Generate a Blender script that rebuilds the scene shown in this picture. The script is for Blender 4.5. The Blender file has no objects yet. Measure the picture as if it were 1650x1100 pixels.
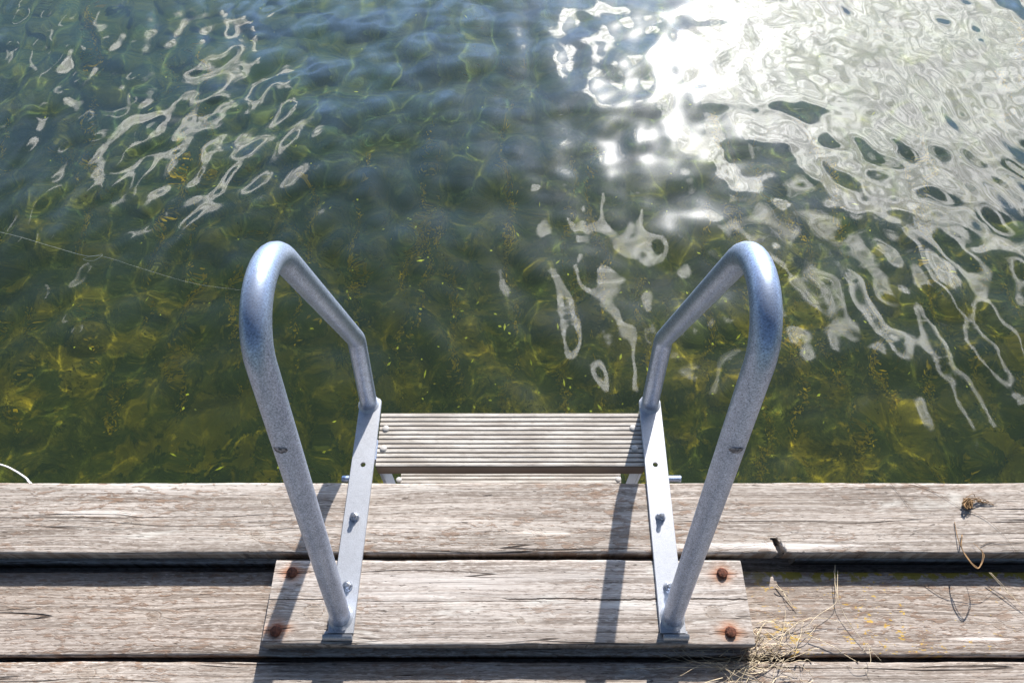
import bpy, bmesh, math, random
import numpy as np
from mathutils import Vector, Matrix
R = math.radians
SC = bpy.context.scene
COL = SC.collection
random.seed(7)
rng = np.random.default_rng(11)

# ------------------------------------------------------------------ camera geometry
CAM_H, PITCH, F = 1.192, R(57.8), 1100.0       # metres above the plank tops, degrees below the horizon, focal length in photo pixels
SP, CP = math.sin(PITCH), math.cos(PITCH)

def ray(px, py):
    dx, dy = px - 825.0, 550.0 - py
    return (dx / F, CP + dy / F * SP, -SP + dy / F * CP)

def at(px, py, z=0.0):
    r = ray(px, py)
    t = (z - CAM_H) / r[2]
    return Vector((r[0] * t, r[1] * t, z))

def sky_uv(px, py):
    r = ray(px, py)
    return r[0] / -r[2], r[1] / -r[2]

# ------------------------------------------------------------------ node helper
class NT:
    def __init__(self, tree):
        self.t = tree; self.l = tree.links
        tree.nodes.clear()
    def n(self, typ, **kw):
        nd = self.t.nodes.new(typ)
        for k, v in kw.items(): setattr(nd, k, v)
        return nd
    def put(self, sock, v):
        if isinstance(v, bpy.types.NodeSocket): self.l.new(v, sock)
        elif v is not None: sock.default_value = v
    def m(self, op, a, b=None, c=None, clamp=False):
        nd = self.n('ShaderNodeMath', operation=op, use_clamp=clamp)
        for i, v in enumerate((a, b, c)):
            if v is not None: self.put(nd.inputs[i], v)
        return nd.outputs[0]
    def add(self, a, b): return self.m('ADD', a, b)
    def sub(self, a, b): return self.m('SUBTRACT', a, b)
    def mul(self, a, b): return self.m('MULTIPLY', a, b)
    def sq(self, a): return self.m('MULTIPLY', a, a)
    def exp(self, a): return self.m('EXPONENT', a)
    def clamp(self, a): return self.m('ADD', a, 0.0, clamp=True)
    def ramp(self, v, a, b, x=0.0, y=1.0, smooth=True):
        nd = self.n('ShaderNodeMapRange', interpolation_type='SMOOTHSTEP' if smooth else 'LINEAR')
        nd.clamp = True
        for i, q in enumerate((v, a, b, x, y)): self.put(nd.inputs[i], q)
        return nd.outputs[0]
    def mix(self, f, a, b):
        nd = self.n('ShaderNodeMix', data_type='RGBA')
        self.put(nd.inputs[0], f)
        self.put(nd.inputs[6], a if isinstance(a, bpy.types.NodeSocket) else (*a, 1.0))
        self.put(nd.inputs[7], b if isinstance(b, bpy.types.NodeSocket) else (*b, 1.0))
        return nd.outputs[2]
    def mulc(self, col, f):
        nd = self.n('ShaderNodeMix', data_type='RGBA', blend_type='MULTIPLY')
        nd.inputs[0].default_value = 1.0
        self.l.new(col, nd.inputs[6]); self.l.new(f, nd.inputs[7])
        return nd.outputs[2]
    def xyz(self, x, y, z=0.0):
        nd = self.n('ShaderNodeCombineXYZ')
        for i, q in enumerate((x, y, z)): self.put(nd.inputs[i], q)
        return nd.outputs[0]
    def sep(self, v):
        nd = self.n('ShaderNodeSeparateXYZ'); self.l.new(v, nd.inputs[0]); return nd.outputs
    def noise(self, vec, scale, detail=4.0, rough=0.55, dist=0.0, col=False, dim='3D'):
        nd = self.n('ShaderNodeTexNoise', noise_dimensions=dim)
        self.l.new(vec, nd.inputs['Vector'])
        nd.inputs['Scale'].default_value = scale; nd.inputs['Detail'].default_value = detail
        nd.inputs['Roughness'].default_value = rough; nd.inputs['Distortion'].default_value = dist
        return nd.outputs[1 if col else 0]
    def vor(self, vec, scale, feature='F1', out=0):
        nd = self.n('ShaderNodeTexVoronoi', feature=feature)
        self.l.new(vec, nd.inputs['Vector']); nd.inputs['Scale'].default_value = scale
        return nd.outputs[out]
    def bump(self, h, strength, dist, normal=None):
        nd = self.n('ShaderNodeBump'); nd.inputs['Strength'].default_value = strength
        nd.inputs['Distance'].default_value = dist
        self.l.new(h, nd.inputs['Height'])
        if normal: self.l.new(normal, nd.inputs['Normal'])
        return nd.outputs[0]
    def pbsdf(self, **kw):
        nd = self.n('ShaderNodeBsdfPrincipled')
        for k, v in kw.items(): self.put(nd.inputs[k.replace('_', ' ')], v)
        return nd.outputs[0]
    def out(self, s):
        o = self.n('ShaderNodeOutputMaterial'); self.l.new(s, o.inputs[0])

def new_mat(name):
    m = bpy.data.materials.new(name); m.use_nodes = True
    return m, NT(m.node_tree)

# ------------------------------------------------------------------ materials
def wood(name, knots=(), tint=(1, 1, 1), brown=0.5, lichen=False, rust=(), cracks=(), bleach=0.5, seed=0.0, dark=1.0, stains=()):
    """Weathered grey decking, grain along X; knots = (x, y, radius) in the object's own metres."""
    m, T = new_mat(name)
    P = T.n('ShaderNodeTexCoord').outputs['Object']
    x, y, z = T.sep(P)
    # warp of the fibres around each knot
    warp, kcore, khalo = None, None, None
    wob = T.sub(T.noise(T.xyz(T.mul(x, 1.3), T.mul(y, 6.0), seed), 2.2, 2.0), 0.5)
    yw = T.add(y, T.mul(wob, 0.022))
    for (kx, ky, kr) in knots:
        dx = T.m('DIVIDE', T.sub(x, kx), kr * 3.4); dy = T.m('DIVIDE', T.sub(y, ky), kr * 1.5)
        g = T.exp(T.mul(T.add(T.sq(dx), T.sq(dy)), -1.0))
        yw = T.add(yw, T.mul(T.mul(g, dy), kr * 0.9))
        ex = T.m('DIVIDE', T.sub(x, kx), kr * 1.25); ey = T.m('DIVIDE', T.sub(y, ky), kr * 0.8)
        e = T.m('SQRT', T.add(T.sq(ex), T.sq(ey)))
        c = T.ramp(e, 1.0, 0.55)
        hx = T.m('DIVIDE', T.sub(x, kx), kr * 5.0); hy = T.m('DIVIDE', T.sub(y, ky), kr * 1.1)
        h = T.exp(T.mul(T.add(T.sq(hx), T.sq(hy)), -1.0))
        ring = T.mul(T.exp(T.mul(T.sq(T.mul(T.sub(e, 0.95), 6.0)), -1.0)), 1.0)
        c = T.m('MAXIMUM', T.mul(c, 0.50), T.mul(ring, T.ramp(T.noise(P, 160.0, 3.0), 0.40, 0.60, 0.0, 0.8)))
        kcore = c if kcore is None else T.m('MAXIMUM', kcore, c)
        khalo = h if khalo is None else T.m('MAXIMUM', khalo, h)
    G = T.xyz(T.mul(x, 2.6), T.mul(yw, 95.0), T.add(T.mul(z, 40.0), seed))
    fine = T.noise(G, 1.0, 5.0, 0.62)
    G2 = T.xyz(T.mul(x, 7.0), T.mul(yw, 330.0), T.add(T.mul(z, 60.0), seed))
    hair = T.noise(G2, 1.0, 3.0, 0.6)
    G3 = T.xyz(T.mul(x, 1.4), T.mul(yw, 26.0), T.add(T.mul(z, 12.0), seed + 3))
    band = T.noise(G3, 1.0, 3.0, 0.5)
    P3 = T.xyz(x, y, T.add(z, seed))
    big = T.noise(P3, 3.1, 3.0, 0.55)
    # silvery grey-tan base
    c = T.mix(T.ramp(fine, 0.36, 0.64), (0.200, 0.172, 0.150), (0.420, 0.378, 0.345))
    fk = T.noise(T.xyz(T.mul(x, 75.0), T.mul(yw, 420.0), T.add(seed, 31.0)), 1.0, 3.0, 0.62, 0.4)
    c = T.mix(T.mul(T.ramp(fk, 0.53, 0.63), 0.70), c, (0.135, 0.104, 0.082))
    c = T.mix(T.mul(T.ramp(fk, 0.46, 0.36), 0.62), c, (0.56, 0.525, 0.49))
    c = T.mix(T.mul(T.ramp(band, 0.54, 0.72), 0.35), c, (0.30, 0.26, 0.225))
    c = T.mix(T.mul(T.ramp(band, 0.44, 0.28), 0.55 * bleach * 1.3), c, (0.54, 0.51, 0.485))
    c = T.mix(T.mul(T.ramp(hair, 0.56, 0.74), 0.55), c, (0.15, 0.115, 0.09))
    ln_ = T.noise(T.xyz(T.mul(x, 1.6), T.mul(yw, 290.0), T.add(T.mul(z, 60.0), seed + 41)), 1.0, 2.0, 0.7)
    c = T.mix(T.mul(T.ramp(ln_, 0.52, 0.64), 0.40), c, (0.150, 0.122, 0.100))
    c = T.mix(T.mul(T.ramp(ln_, 0.46, 0.34), 0.40), c, (0.56, 0.53, 0.50))
    # bleached splashes
    sp = T.noise(T.xyz(T.mul(x, 5.0), T.mul(y, 24.0), seed + 11), 1.0, 4.0, 0.6, 0.6)
    c = T.mix(T.mul(T.ramp(sp, 0.60, 0.72), 0.62 * bleach), c, (0.62, 0.62, 0.59))
    # flaking brown skin of the old surface
    msk = T.noise(T.xyz(T.mul(x, 1.6), T.mul(y, 6.0), seed + 5), 1.7, 2.0)
    fl = T.noise(T.xyz(T.mul(x, 34.0), T.mul(y, 140.0), seed + 7), 1.0, 4.0, 0.68, 0.25)
    flm = T.mul(T.ramp(fl, 0.525, 0.60), T.ramp(msk, 0.62 - 0.42 * brown, 0.80 - 0.35 * brown))
    c = T.mix(T.mul(flm, 0.75), c, T.mix(T.noise(P3, 40.0, 2.0), (0.125, 0.085, 0.060), (0.275, 0.178, 0.120)))
    # dark pits and specks, drawn out along the grain
    pk = T.noise(T.xyz(T.mul(x, 60.0), T.mul(yw, 330.0), seed + 9), 1.0, 2.0, 0.5)
    pkm = T.ramp(pk, 0.665, 0.72)
    c = T.mix(T.mul(pkm, 0.75), c, (0.075, 0.06, 0.05))
    c = T.mix(T.mul(T.ramp(big, 0.62, 0.40), 0.22), c, (0.28, 0.25, 0.225))
    # long weather checks
    ckn = T.noise(T.xyz(T.mul(x, 1.1), T.mul(yw, 46.0), seed + 21), 1.0, 2.0, 0.5)
    ck = T.ramp(T.m('ABSOLUTE', T.sub(ckn, 0.5)), 0.011, 0.002)
    ck = T.mul(ck, T.ramp(T.noise(T.xyz(T.mul(x, 2.2), T.mul(y, 20.0), seed + 2), 1.0, 2.0), 0.52, 0.60))
    for (x0, x1, yc, w, amp) in cracks:
        wv = T.sub(T.noise(T.xyz(T.mul(x, 6.0), 0.0, seed + yc * 50), 3.0, 5.0, 0.65), 0.5)
        d = T.m('ABSOLUTE', T.sub(T.sub(y, yc), T.mul(wv, amp)))
        wn = T.mul(T.noise(T.xyz(x, 3.0, seed), 38.0, 3.0), w * 2.0)
        k = T.ramp(T.sub(d, wn), 0.0005, -0.0004)
        k = T.mul(k, T.mul(T.ramp(x, x0, x0 + 0.015), T.ramp(x, x1, x1 - 0.015)))
        ck = T.m('MAXIMUM', ck, k)
    c = T.mix(T.mul(ck, 0.9), c, (0.045, 0.034, 0.028))
    if kcore is not None:
        c = T.mix(T.mul(khalo, 0.28), c, (0.52, 0.48, 0.43))
        c = T.mix(T.mul(kcore, 0.75), c, (0.15, 0.105, 0.07))
    for (sx, sy, rx, ry, colr, amt) in stains:
        g = T.exp(T.mul(T.add(T.sq(T.m('DIVIDE', T.sub(x, sx), rx)), T.sq(T.m('DIVIDE', T.sub(y, sy), ry))), -1.0))
        g = T.ramp(T.add(g, T.mul(T.sub(T.noise(T.xyz(T.mul(x, 30.0), T.mul(yw, 160.0), seed), 1.0, 3.0), 0.5), 0.9)), 0.35, 0.75)
        c = T.mix(T.mul(g, amt), c, colr)
    for (sx, sy) in rust:
        ddx = T.sub(x, sx); ddy = T.sub(yw, sy)
        g = T.exp(T.mul(T.add(T.sq(T.m('DIVIDE', ddx, 0.018)), T.sq(T.m('DIVIDE', ddy, 0.0066))), -1.0))
        g2 = T.exp(T.mul(T.add(T.sq(T.m('DIVIDE', ddx, 0.0128)), T.sq(T.m('DIVIDE', ddy, 0.011))), -1.0))
        g = T.clamp(T.mul(T.m('MAXIMUM', g, g2), T.ramp(hair, 0.2, 0.6, 0.65, 1.3)))
        c = T.mix(T.mul(g, 0.9), c, T.mix(g, (0.52, 0.19, 0.035), (0.17, 0.035, 0.010)))
        k = T.mul(T.ramp(T.m('ABSOLUTE', T.add(ddy, T.mul(wob, 0.006))), 0.0011, 0.0004), T.ramp(T.m('ABSOLUTE', ddx), 0.034, 0.02))
        c = T.mix(T.mul(k, 0.9), c, (0.03, 0.018, 0.012))
    if lichen:
        rt = T.ramp(x, 0.36, 0.48)
        ln = T.noise(T.xyz(T.mul(x, 1.0), T.mul(y, 1.9), seed), 95.0, 4.0, 0.65)
        lm = T.noise(P3, 7.0, 2.0)
        spots = T.mul(T.ramp(T.add(ln, T.mul(T.sub(lm, 0.5), 0.55)), 0.630, 0.685), rt)
        c = T.mix(T.mul(spots, 0.92), c, T.mix(T.noise(P3, 25.0, 1.0), (0.46, 0.26, 0.04), (0.52, 0.40, 0.09)))
        mo = T.mul(T.ramp(T.add(T.noise(P3, 42.0, 4.0, 0.6), T.mul(T.ramp(y, 0.270, 0.296), 0.24)), 0.66, 0.71), T.mul(rt, T.ramp(y, 0.268, 0.290)))
        c = T.mix(T.mul(mo, 0.9), c, T.mix(T.noise(P3, 60.0, 1.0), (0.30, 0.24, 0.02), (0.16, 0.16, 0.02)))
    # everything below the top surface is tinted darker and browner
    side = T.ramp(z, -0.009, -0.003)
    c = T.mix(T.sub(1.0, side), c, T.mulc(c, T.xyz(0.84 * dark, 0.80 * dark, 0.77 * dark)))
    c = T.mulc(c, T.xyz(*[t * dark for t in tint]))
    h = T.sub(T.add(T.mul(fine, 0.6), T.mul(hair, 0.45)), T.mul(ln_, 0.5))
    h = T.sub(h, T.mul(ck, 1.6)); h = T.sub(h, T.mul(pkm, 0.5)); h = T.add(h, T.mul(flm, 0.35))
    if kcore is not None: h = T.sub(h, T.mul(kcore, 0.5))
    T.out(T.pbsdf(Base_Color=c, Roughness=0.86, Specular_IOR_Level=0.22, Normal=T.bump(h, 0.8, 0.0016)))
    return m

def zinc(name, base=0.50, rough=0.40, speck=1.0, metal=0.9, blue=1.0):
    m, T = new_mat(name)
    P = T.n('ShaderNodeTexCoord').outputs['Object']
    spg = T.noise(P, 520.0, 2.0, 0.7)
    mot = T.noise(P, 95.0, 4.0, 0.65)
    big = T.noise(P, 14.0, 3.0, 0.6)
    v = T.add(T.add(T.mul(T.sub(spg, 0.5), 0.55 * speck), T.mul(T.sub(mot, 0.5), 0.32)), T.mul(T.sub(big, 0.5), 0.28))
    f = T.ramp(v, -0.22, 0.22, 0.0, 1.0, False)
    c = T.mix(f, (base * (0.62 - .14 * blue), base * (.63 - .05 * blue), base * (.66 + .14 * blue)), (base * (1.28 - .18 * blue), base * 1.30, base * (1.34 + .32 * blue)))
    dk = T.ramp(T.noise(P, 420.0, 2.0, 0.5), 0.68, 0.76)
    c = T.mix(T.mul(dk, 0.55 * speck), c, (0.09, 0.10, 0.12))
    sc_ = T.ramp(T.noise(P, 30.0, 6.0, 0.75, 1.5), 0.64, 0.74)
    c = T.mix(T.mul(sc_, 0.4), c, (0.20, 0.21, 0.23))
    rg = T.ramp(v, -0.25, 0.25, rough + 0.16, rough - 0.10, False)
    h = T.add(T.mul(spg, 0.6), T.mul(mot, 0.5))
    T.out(T.pbsdf(Base_Color=c, Metallic=metal, Roughness=rg, Normal=T.bump(h, 0.35, 0.0007)))
    return m

def plain(name, col, rough=0.7, metal=0.0, var=0.3, scale=40.0, bump=0.3):
    m, T = new_mat(name)
    P = T.n('ShaderNodeTexCoord').outputs['Object']
    n = T.noise(P, scale, 4.0, 0.6)
    c = T.mix(T.ramp(n, 0.3, 0.7), tuple(q * (1 - var) for q in col), tuple(min(1, q * (1 + var)) for q in col))
    T.out(T.pbsdf(Base_Color=c, Roughness=rough, Metallic=metal, Normal=T.bump(n, bump, 0.001)))
    return m

# ------------------------------------------------------------------ object helpers
def link(name, me, mat=None, parent=None):
    o = bpy.data.objects.new(name, me); COL.objects.link(o)
    if mat: me.materials.append(mat)
    if parent: o.parent = parent
    return o

def obj(name, bm, mat, parent=None, smooth=True):
    me = bpy.data.meshes.new(name); bm.normal_update(); bm.to_mesh(me); bm.free()
    if smooth:
        for p in me.polygons: p.use_smooth = True
    return link(name, me, mat, parent)

def thing(name, label, cat, loc=(0, 0, 0), group=None):
    o = bpy.data.objects.new(name, None); COL.objects.link(o)
    o.location = loc; o['label'] = label; o['category'] = cat; o.empty_display_size = 0.05
    if group: o['group'] = group
    return o

def tag(o, label, cat, group=None):
    o['label'] = label; o['category'] = cat
    if group: o['group'] = group
    return o

def kind(o, k, label=None, cat=None):
    o['kind'] = k
    if label: o['label'] = label
    if cat: o['category'] = cat
    return o

def catmull(pts, n=8):
    P = [Vector(p) for p in pts]
    if len(P) < 3: return P
    Q = [2 * P[0] - P[1]] + P + [2 * P[-1] - P[-2]]
    out = []
    for i in range(1, len(Q) - 2):
        a, b, c, d = Q[i - 1], Q[i], Q[i + 1], Q[i + 2]
        for k in range(n):
            t = k / n
            out.append(0.5 * ((2 * b) + (c - a) * t + (2 * a - 5 * b + 4 * c - d) * t * t + (3 * b - a - 3 * c + d) * t ** 3))
    out.append(P[-1])
    return out

def add_tube(bm, pts, rad, seg=10, cap=True, squash=None):
    pts = [Vector(p) for p in pts]; n = len(pts)
    rads = rad if isinstance(rad, (list, tuple)) else [rad] * n
    up = None; rings = []
    for i, p in enumerate(pts):
        d = (pts[min(i + 1, n - 1)] - pts[max(i - 1, 0)]).normalized()
        if up is None:
            ref = Vector((1, 0, 0)) if abs(d.x) < 0.8 else Vector((0, 0, 1))
            up = (ref - d * ref.dot(d)).normalized()
        else:
            up = (up - d * up.dot(d)).normalized()
        sd = d.cross(up)
        rings.append([bm.verts.new(p + (up * math.cos(a) + sd * math.sin(a)) * rads[i]) for a in [2 * math.pi * k / seg for k in range(seg)]])
    for a, b in zip(rings, rings[1:]):
        for k in range(seg):
            bm.faces.new((a[k], a[(k + 1) % seg], b[(k + 1) % seg], b[k]))
    if cap:
        bm.faces.new(rings[0][::-1]); bm.faces.new(rings[-1])

def add_box(bm, lo, hi, bevel=0.0, seg=2):
    r = bmesh.ops.create_cube(bm, size=1.0)
    vs = r['verts']
    for v in vs:
        v.co = Vector([lo[i] + (v.co[i] + 0.5) * (hi[i] - lo[i]) for i in range(3)])
    if bevel:
        es = list({e for v in vs for e in v.link_edges})
        bmesh.ops.bevel(bm, geom=es, offset=bevel, segments=seg, affect='EDGES', profile=0.5)

def add_lathe(bm, prof, centre, axis='Z', seg=20):
    """prof: list of (radius, height)."""
    c = Vector(centre); rings = []
    for (r, h) in prof:
        ring = []
        for k in range(seg):
            a = 2 * math.pi * k / seg
            v = Vector((r * math.cos(a), r * math.sin(a), h))
            if axis == 'X': v = Vector((h, v.x, v.y))
            ring.append(bm.verts.new(c + v))
        rings.append(ring)
    for a, b in zip(rings, rings[1:]):
        for k in range(seg):
            bm.faces.new((a[k], a[(k + 1) % seg], b[(k + 1) % seg], b[k]))
    bm.faces.new(rings[0][::-1]); bm.faces.new(rings[-1])

def board(name, x0, x1, y0, y1, ztop, th, mat, parent, rad=0.005, fine=(-1.1, 1.1), jit=0.0012, seed=1, gouge=None, cup=0.0):
    """A weathered board along X: rounded, slightly uneven arrises; origin at world 0 so the material's metres are world metres (z is kept relative to its top)."""
    r_ = random.Random(seed)
    xs = []; x = x0
    while x < x1:
        xs.append(x); step = 0.012 if fine[0] < x < fine[1] else 0.08
        if gouge and abs(x - gouge[0]) < 0.05: step = 0.0022
        x += step
    xs.append(x1)
    prof = []
    na = 5
    for k in range(na): a = math.pi / 2 * k / (na - 1); prof.append((y0 + rad - rad * math.sin(a), -rad + rad * math.cos(a)))   # near top arris
    prof = prof[::-1]
    prof = [(y0 + 0.002, -th), (y0, -th + 0.003), (y0, -th * 0.5)] + prof
    nt = 16
    for k in range(1, nt): prof.append((y0 + rad + (y1 - y0 - 2 * rad) * k / nt, 0.0))
    for k in range(na): a = math.pi / 2 * k / (na - 1); prof.append((y1 - rad + rad * math.sin(a), -rad + rad * math.cos(a)))
    prof += [(y1, -th * 0.5), (y1, -th + 0.003), (y1 - 0.002, -th)]
    def n1(x, k): return math.sin(x * 9.1 + k * 1.7 + seed) * 0.45 + math.sin(x * 23.7 + k * 2.9 + seed * 3) * 0.3 + math.sin(x * 57 + k * 5.1 + seed) * 0.25
    bm = bmesh.new(); rings = []
    for x in xs:
        ring = []
        for k, (py, pz) in enumerate(prof):
            v = Vector((x, py, pz))
            e = n1(x, 0.35 * k)
            edge = min(abs(py - y0), abs(py - y1))
            v.z += e * jit * (0.5 if pz > -1e-6 else 0.25) - cup * ((py - (y0 + y1) / 2) / ((y1 - y0) / 2)) ** 2
            if edge < rad * 1.2 and pz > -th * 0.8:
                v.y += n1(x * 1.3, 40 + k * 0.1) * jit * (1 if py < (y0 + y1) / 2 else -1) + r_.uniform(-1, 1) * jit * 0.25
                v.z -= abs(n1(x * 2.1, 9)) * jit * 0.8 * (pz > -rad * 0.7)
            if gouge:
                gx, gw, gd = gouge
                sk = x - gx - (py - y0) * -0.55
                q = max(0.0, 1 - abs(sk) / gw)
                if q > 0 and py - y0 < gd and pz > -th * 0.95:
                    f = min(1, q * 2.2) * (1 - (py - y0) / gd)
                    v.z = min(v.z, v.z - 0.026 * f) if pz > -rad * 1.01 else v.z
                    v.y += gd * 0.75 * min(1, q * 1.6) * (1 if pz > -th * 0.6 else 0.3)
            ring.append(bm.verts.new(v))
        rings.append(ring)
    m_ = len(prof)
    for a, b in zip(rings, rings[1:]):
        for k in range(m_):
            bm.faces.new((a[k], b[k], b[(k + 1) % m_], a[(k + 1) % m_]))
    bm.faces.new(rings[0]); bm.faces.new(rings[-1][::-1])
    bmesh.ops.recalc_face_normals(bm, faces=bm.faces)
    o = obj(name, bm, mat, parent, smooth=True)
    o.location.z = ztop
    es = o.data
    md = None
    try:
        es.set_sharp_from_angle(angle=R(50))
    except Exception:
        pass
    return o

# ------------------------------------------------------------------ world: clear sky with broken cloud near the sun
SUN_EL, SUN_AZ = R(35.0), R(15.5)
SUN = Vector((math.cos(SUN_EL) * math.sin(SUN_AZ), math.cos(SUN_EL) * math.cos(SUN_AZ), math.sin(SUN_EL)))
W = bpy.data.worlds.new("World"); SC.world = W; W.use_nodes = True
T = NT(W.node_tree)
sky = T.n('ShaderNodeTexSky', sky_type='NISHITA'); sky.sun_disc = False
sky.sun_elevation = SUN_EL; sky.sun_rotation = SUN_AZ; sky.dust_density = 0.6; sky.ozone_density = 2.0
D = T.n('ShaderNodeTexCoord').outputs['Generated']
dx, dy, dz = T.sep(D)
zz = T.m('MAXIMUM', dz, 0.06)
u = T.m('DIVIDE', dx, zz); v = T.m('DIVIDE', dy, zz)
UV = T.xyz(u, v, 0.0)
nA = T.noise(UV, 3.4, 5.0, 0.60, 0.5)
nB = T.noise(T.xyz(T.add(u, 7.3), v, 2.0), 9.0, 4.0, 0.6)
# cloud banks: (pixel of the photo whose mirror direction they fill, half sizes in pixels, weight)
BANKS = [(1510, 70, 190, 130, .85), (1440, 160, 130, 110, .9), (1600, 270, 90, 100, .85), (1190, 110, 140, 120, .85), (1085, 235, 60, 40, .6),
         (970, 105, 38, 100, .72), (1330, 40, 150, 120, .9), (966, 390, 34, 60, .70), (985, 500, 34, 75, .85), (1003, 620, 34, 60, .75), (1290, 420, 90, 70, .48),
         (1330, 510, 55, 70, .52), (1150, 560, 55, 80, .55), (1113, 430, 26, 60, .55), (1195, 350, 60, 40, .40), (1480, 400, 60, 60, .46),
         (1575, 520, 55, 90, .65), (1620, 640, 45, 50, .55), (1390, 270, 100, 50, .5),
         (215, 230, 50, 45, 0.54), (330, 110, 80, 95, 0.47), (390, 60, 26, 70, 0.56), (280, 210, 100, 50, 0.45), (30, 320, 40, 70, .42), (95, 95, 40, 40, .38), (30, 400, 26, 40, .5), (190, 300, 60, 30, .36), (150, 40, 80, 40, .30), (420, 170, 40, 60, .4),
         (1052, 110, 30, 170, -1.5), (1610, 40, 150, 110, .7), (1135, 300, 130, 40, -.3)]
cov = None
for (px, py, rx, ry, wgt) in BANKS:
    uc, vc = sky_uv(px, py)
    ru = abs(sky_uv(px + rx, py)[0] - sky_uv(px - rx, py)[0]) / 2
    rv = abs(sky_uv(px, py + ry)[1] - sky_uv(px, py - ry)[1]) / 2
    e = T.add(T.sq(T.m('DIVIDE', T.sub(u, uc), ru)), T.sq(T.m('DIVIDE', T.sub(v, vc), rv)))
    g = T.mul(T.exp(T.mul(e, -0.8)), wgt)
    cov = g if cov is None else T.add(cov, g)
nC = T.noise(T.xyz(T.sub(v, 3.1), u, 5.0), 12.0, 3.0, 0.6, 0.8)
dens = T.add(T.add(cov, T.mul(T.sub(nA, 0.5), 1.1)), T.add(T.mul(T.sub(nB, 0.5), 0.45), T.mul(T.sub(nC, 0.5), 0.30)))
alpha = T.mul(T.ramp(dens, 0.36, 0.66), T.mul(T.ramp(cov, 0.06, 0.26), T.ramp(cov, 0.20, 0.95, 0.52, 0.96)))
veil = T.mul(T.ramp(T.noise(T.xyz(T.mul(u, 1.0), T.mul(v, 0.8), 9.0), 1.6, 4.0, 0.55), 0.42, 0.75), T.ramp(v, 0.55, 1.5))
dt = T.n('ShaderNodeVectorMath', operation='DOT_PRODUCT'); T.l.new(D, dt.inputs[0]); dt.inputs[1].default_value = SUN
ca = dt.outputs['Value']
glow = T.exp(T.mul(T.sub(1.0, ca), -16.0)); core = T.exp(T.mul(T.sub(1.0, ca), -130.0))
CLOUD = 3.5
bright = T.add(T.add(CLOUD * 0.9, T.mul(glow, CLOUD * 0.7)), T.mul(core, CLOUD * 0.9))
bright = T.mul(T.mul(bright, T.ramp(nB, 0.36, 0.60, 0.72, 1.12)), T.ramp(nC, 0.40, 0.58, 0.66, 1.12))
SKYF = 0.046
skyc = T.n('ShaderNodeVectorMath', operation='SCALE'); T.l.new(sky.outputs[0], skyc.inputs[0]); skyc.inputs[3].default_value = SKYF
cl = T.n('ShaderNodeVectorMath', operation='SCALE'); cl.inputs[0].default_value = (1.0, 0.99, 0.985); T.l.new(bright, cl.inputs[3])
wide = T.m('MULTIPLY', T.exp(T.mul(T.sub(1.0, ca), -2.6)), T.ramp(v, 0.45, 1.6))
wv = T.n('ShaderNodeVectorMath', operation='SCALE'); wv.inputs[0].default_value = (0.52, 0.98, 1.95); T.l.new(T.mul(wide, T.add(0.52, T.mul(veil, 0.95))), wv.inputs[3])
sk2 = T.n('ShaderNodeVectorMath', operation='ADD'); T.l.new(skyc.outputs[0], sk2.inputs[0]); T.l.new(wv.outputs[0], sk2.inputs[1])
haze_amt = T.clamp(T.add(T.mul(veil, 0.06), T.add(T.mul(glow, 0.05), T.mul(core, 0.16))))
a_tot = T.clamp(T.m('MAXIMUM', alpha, haze_amt))
mx = T.n('ShaderNodeMix', data_type='VECTOR'); T.l.new(a_tot, mx.inputs[0]); T.l.new(sk2.outputs[0], mx.inputs[4]); T.l.new(cl.outputs[0], mx.inputs[5])
bg = T.n('ShaderNodeBackground'); T.l.new(mx.outputs[1], bg.inputs[0]); bg.inputs[1].default_value = 1.0
wo = T.n('ShaderNodeOutputWorld'); T.l.new(bg.outputs[0], wo.inputs[0])

sl = bpy.data.lights.new('sun', 'SUN'); sl.energy = 5.0; sl.angle = R(0.53); sl.color = (1.0, 0.945, 0.87)
so = bpy.data.objects.new('sun', sl); COL.objects.link(so)
so.rotation_euler = SUN.to_track_quat('Z', 'Y').to_euler()
so.location = SUN * 20

# ------------------------------------------------------------------ camera
cd = bpy.data.cameras.new('camera'); cam = bpy.data.objects.new('camera', cd); COL.objects.link(cam)
cam.location = (0, 0, CAM_H); cam.rotation_euler = (math.pi / 2 - PITCH, 0, 0)
cd.sensor_width = 36.0; cd.lens = 36.0 * F / 1650.0; cd.clip_start = 0.02; cd.clip_end = 3000
SC.camera = cam

# ------------------------------------------------------------------ water and lake bed
ZW = -0.46
def graded(lo, hi, step, far):
    a = list(np.arange(lo, hi + 1e-6, step))
    s = step; q = a[-1]; right = []
    while q < far: s *= 1.35; q += s; right.append(q)
    s = step; q = a[0]; left = []
    while q > -far: s *= 1.35; q -= s; left.append(q)
    return np.array(left[::-1] + a + right)

def sheet(name, xs, ys, zf, mat):
    X, Y = np.meshgrid(xs, ys); Z = zf(X, Y)
    nx, ny = len(xs), len(ys)
    co = np.stack([X, Y, Z], -1).reshape(-1, 3).astype(np.float32)
    i = np.arange(nx * ny).reshape(ny, nx)
    q = np.stack([i[:-1, :-1], i[:-1, 1:], i[1:, 1:], i[1:, :-1]], -1).reshape(-1, 4)
    me = bpy.data.meshes.new(name)
    me.vertices.add(len(co)); me.vertices.foreach_set('co', co.ravel())
    me.loops.add(q.size); me.loops.foreach_set('vertex_index', q.ravel().astype(np.int32))
    me.polygons.add(len(q)); me.polygons.foreach_set('loop_start', np.arange(0, q.size, 4, dtype=np.int32))
    me.polygons.foreach_set('use_smooth', np.ones(len(q), dtype=bool))
    me.update(); me.validate()
    return link(name, me, mat)

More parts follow.
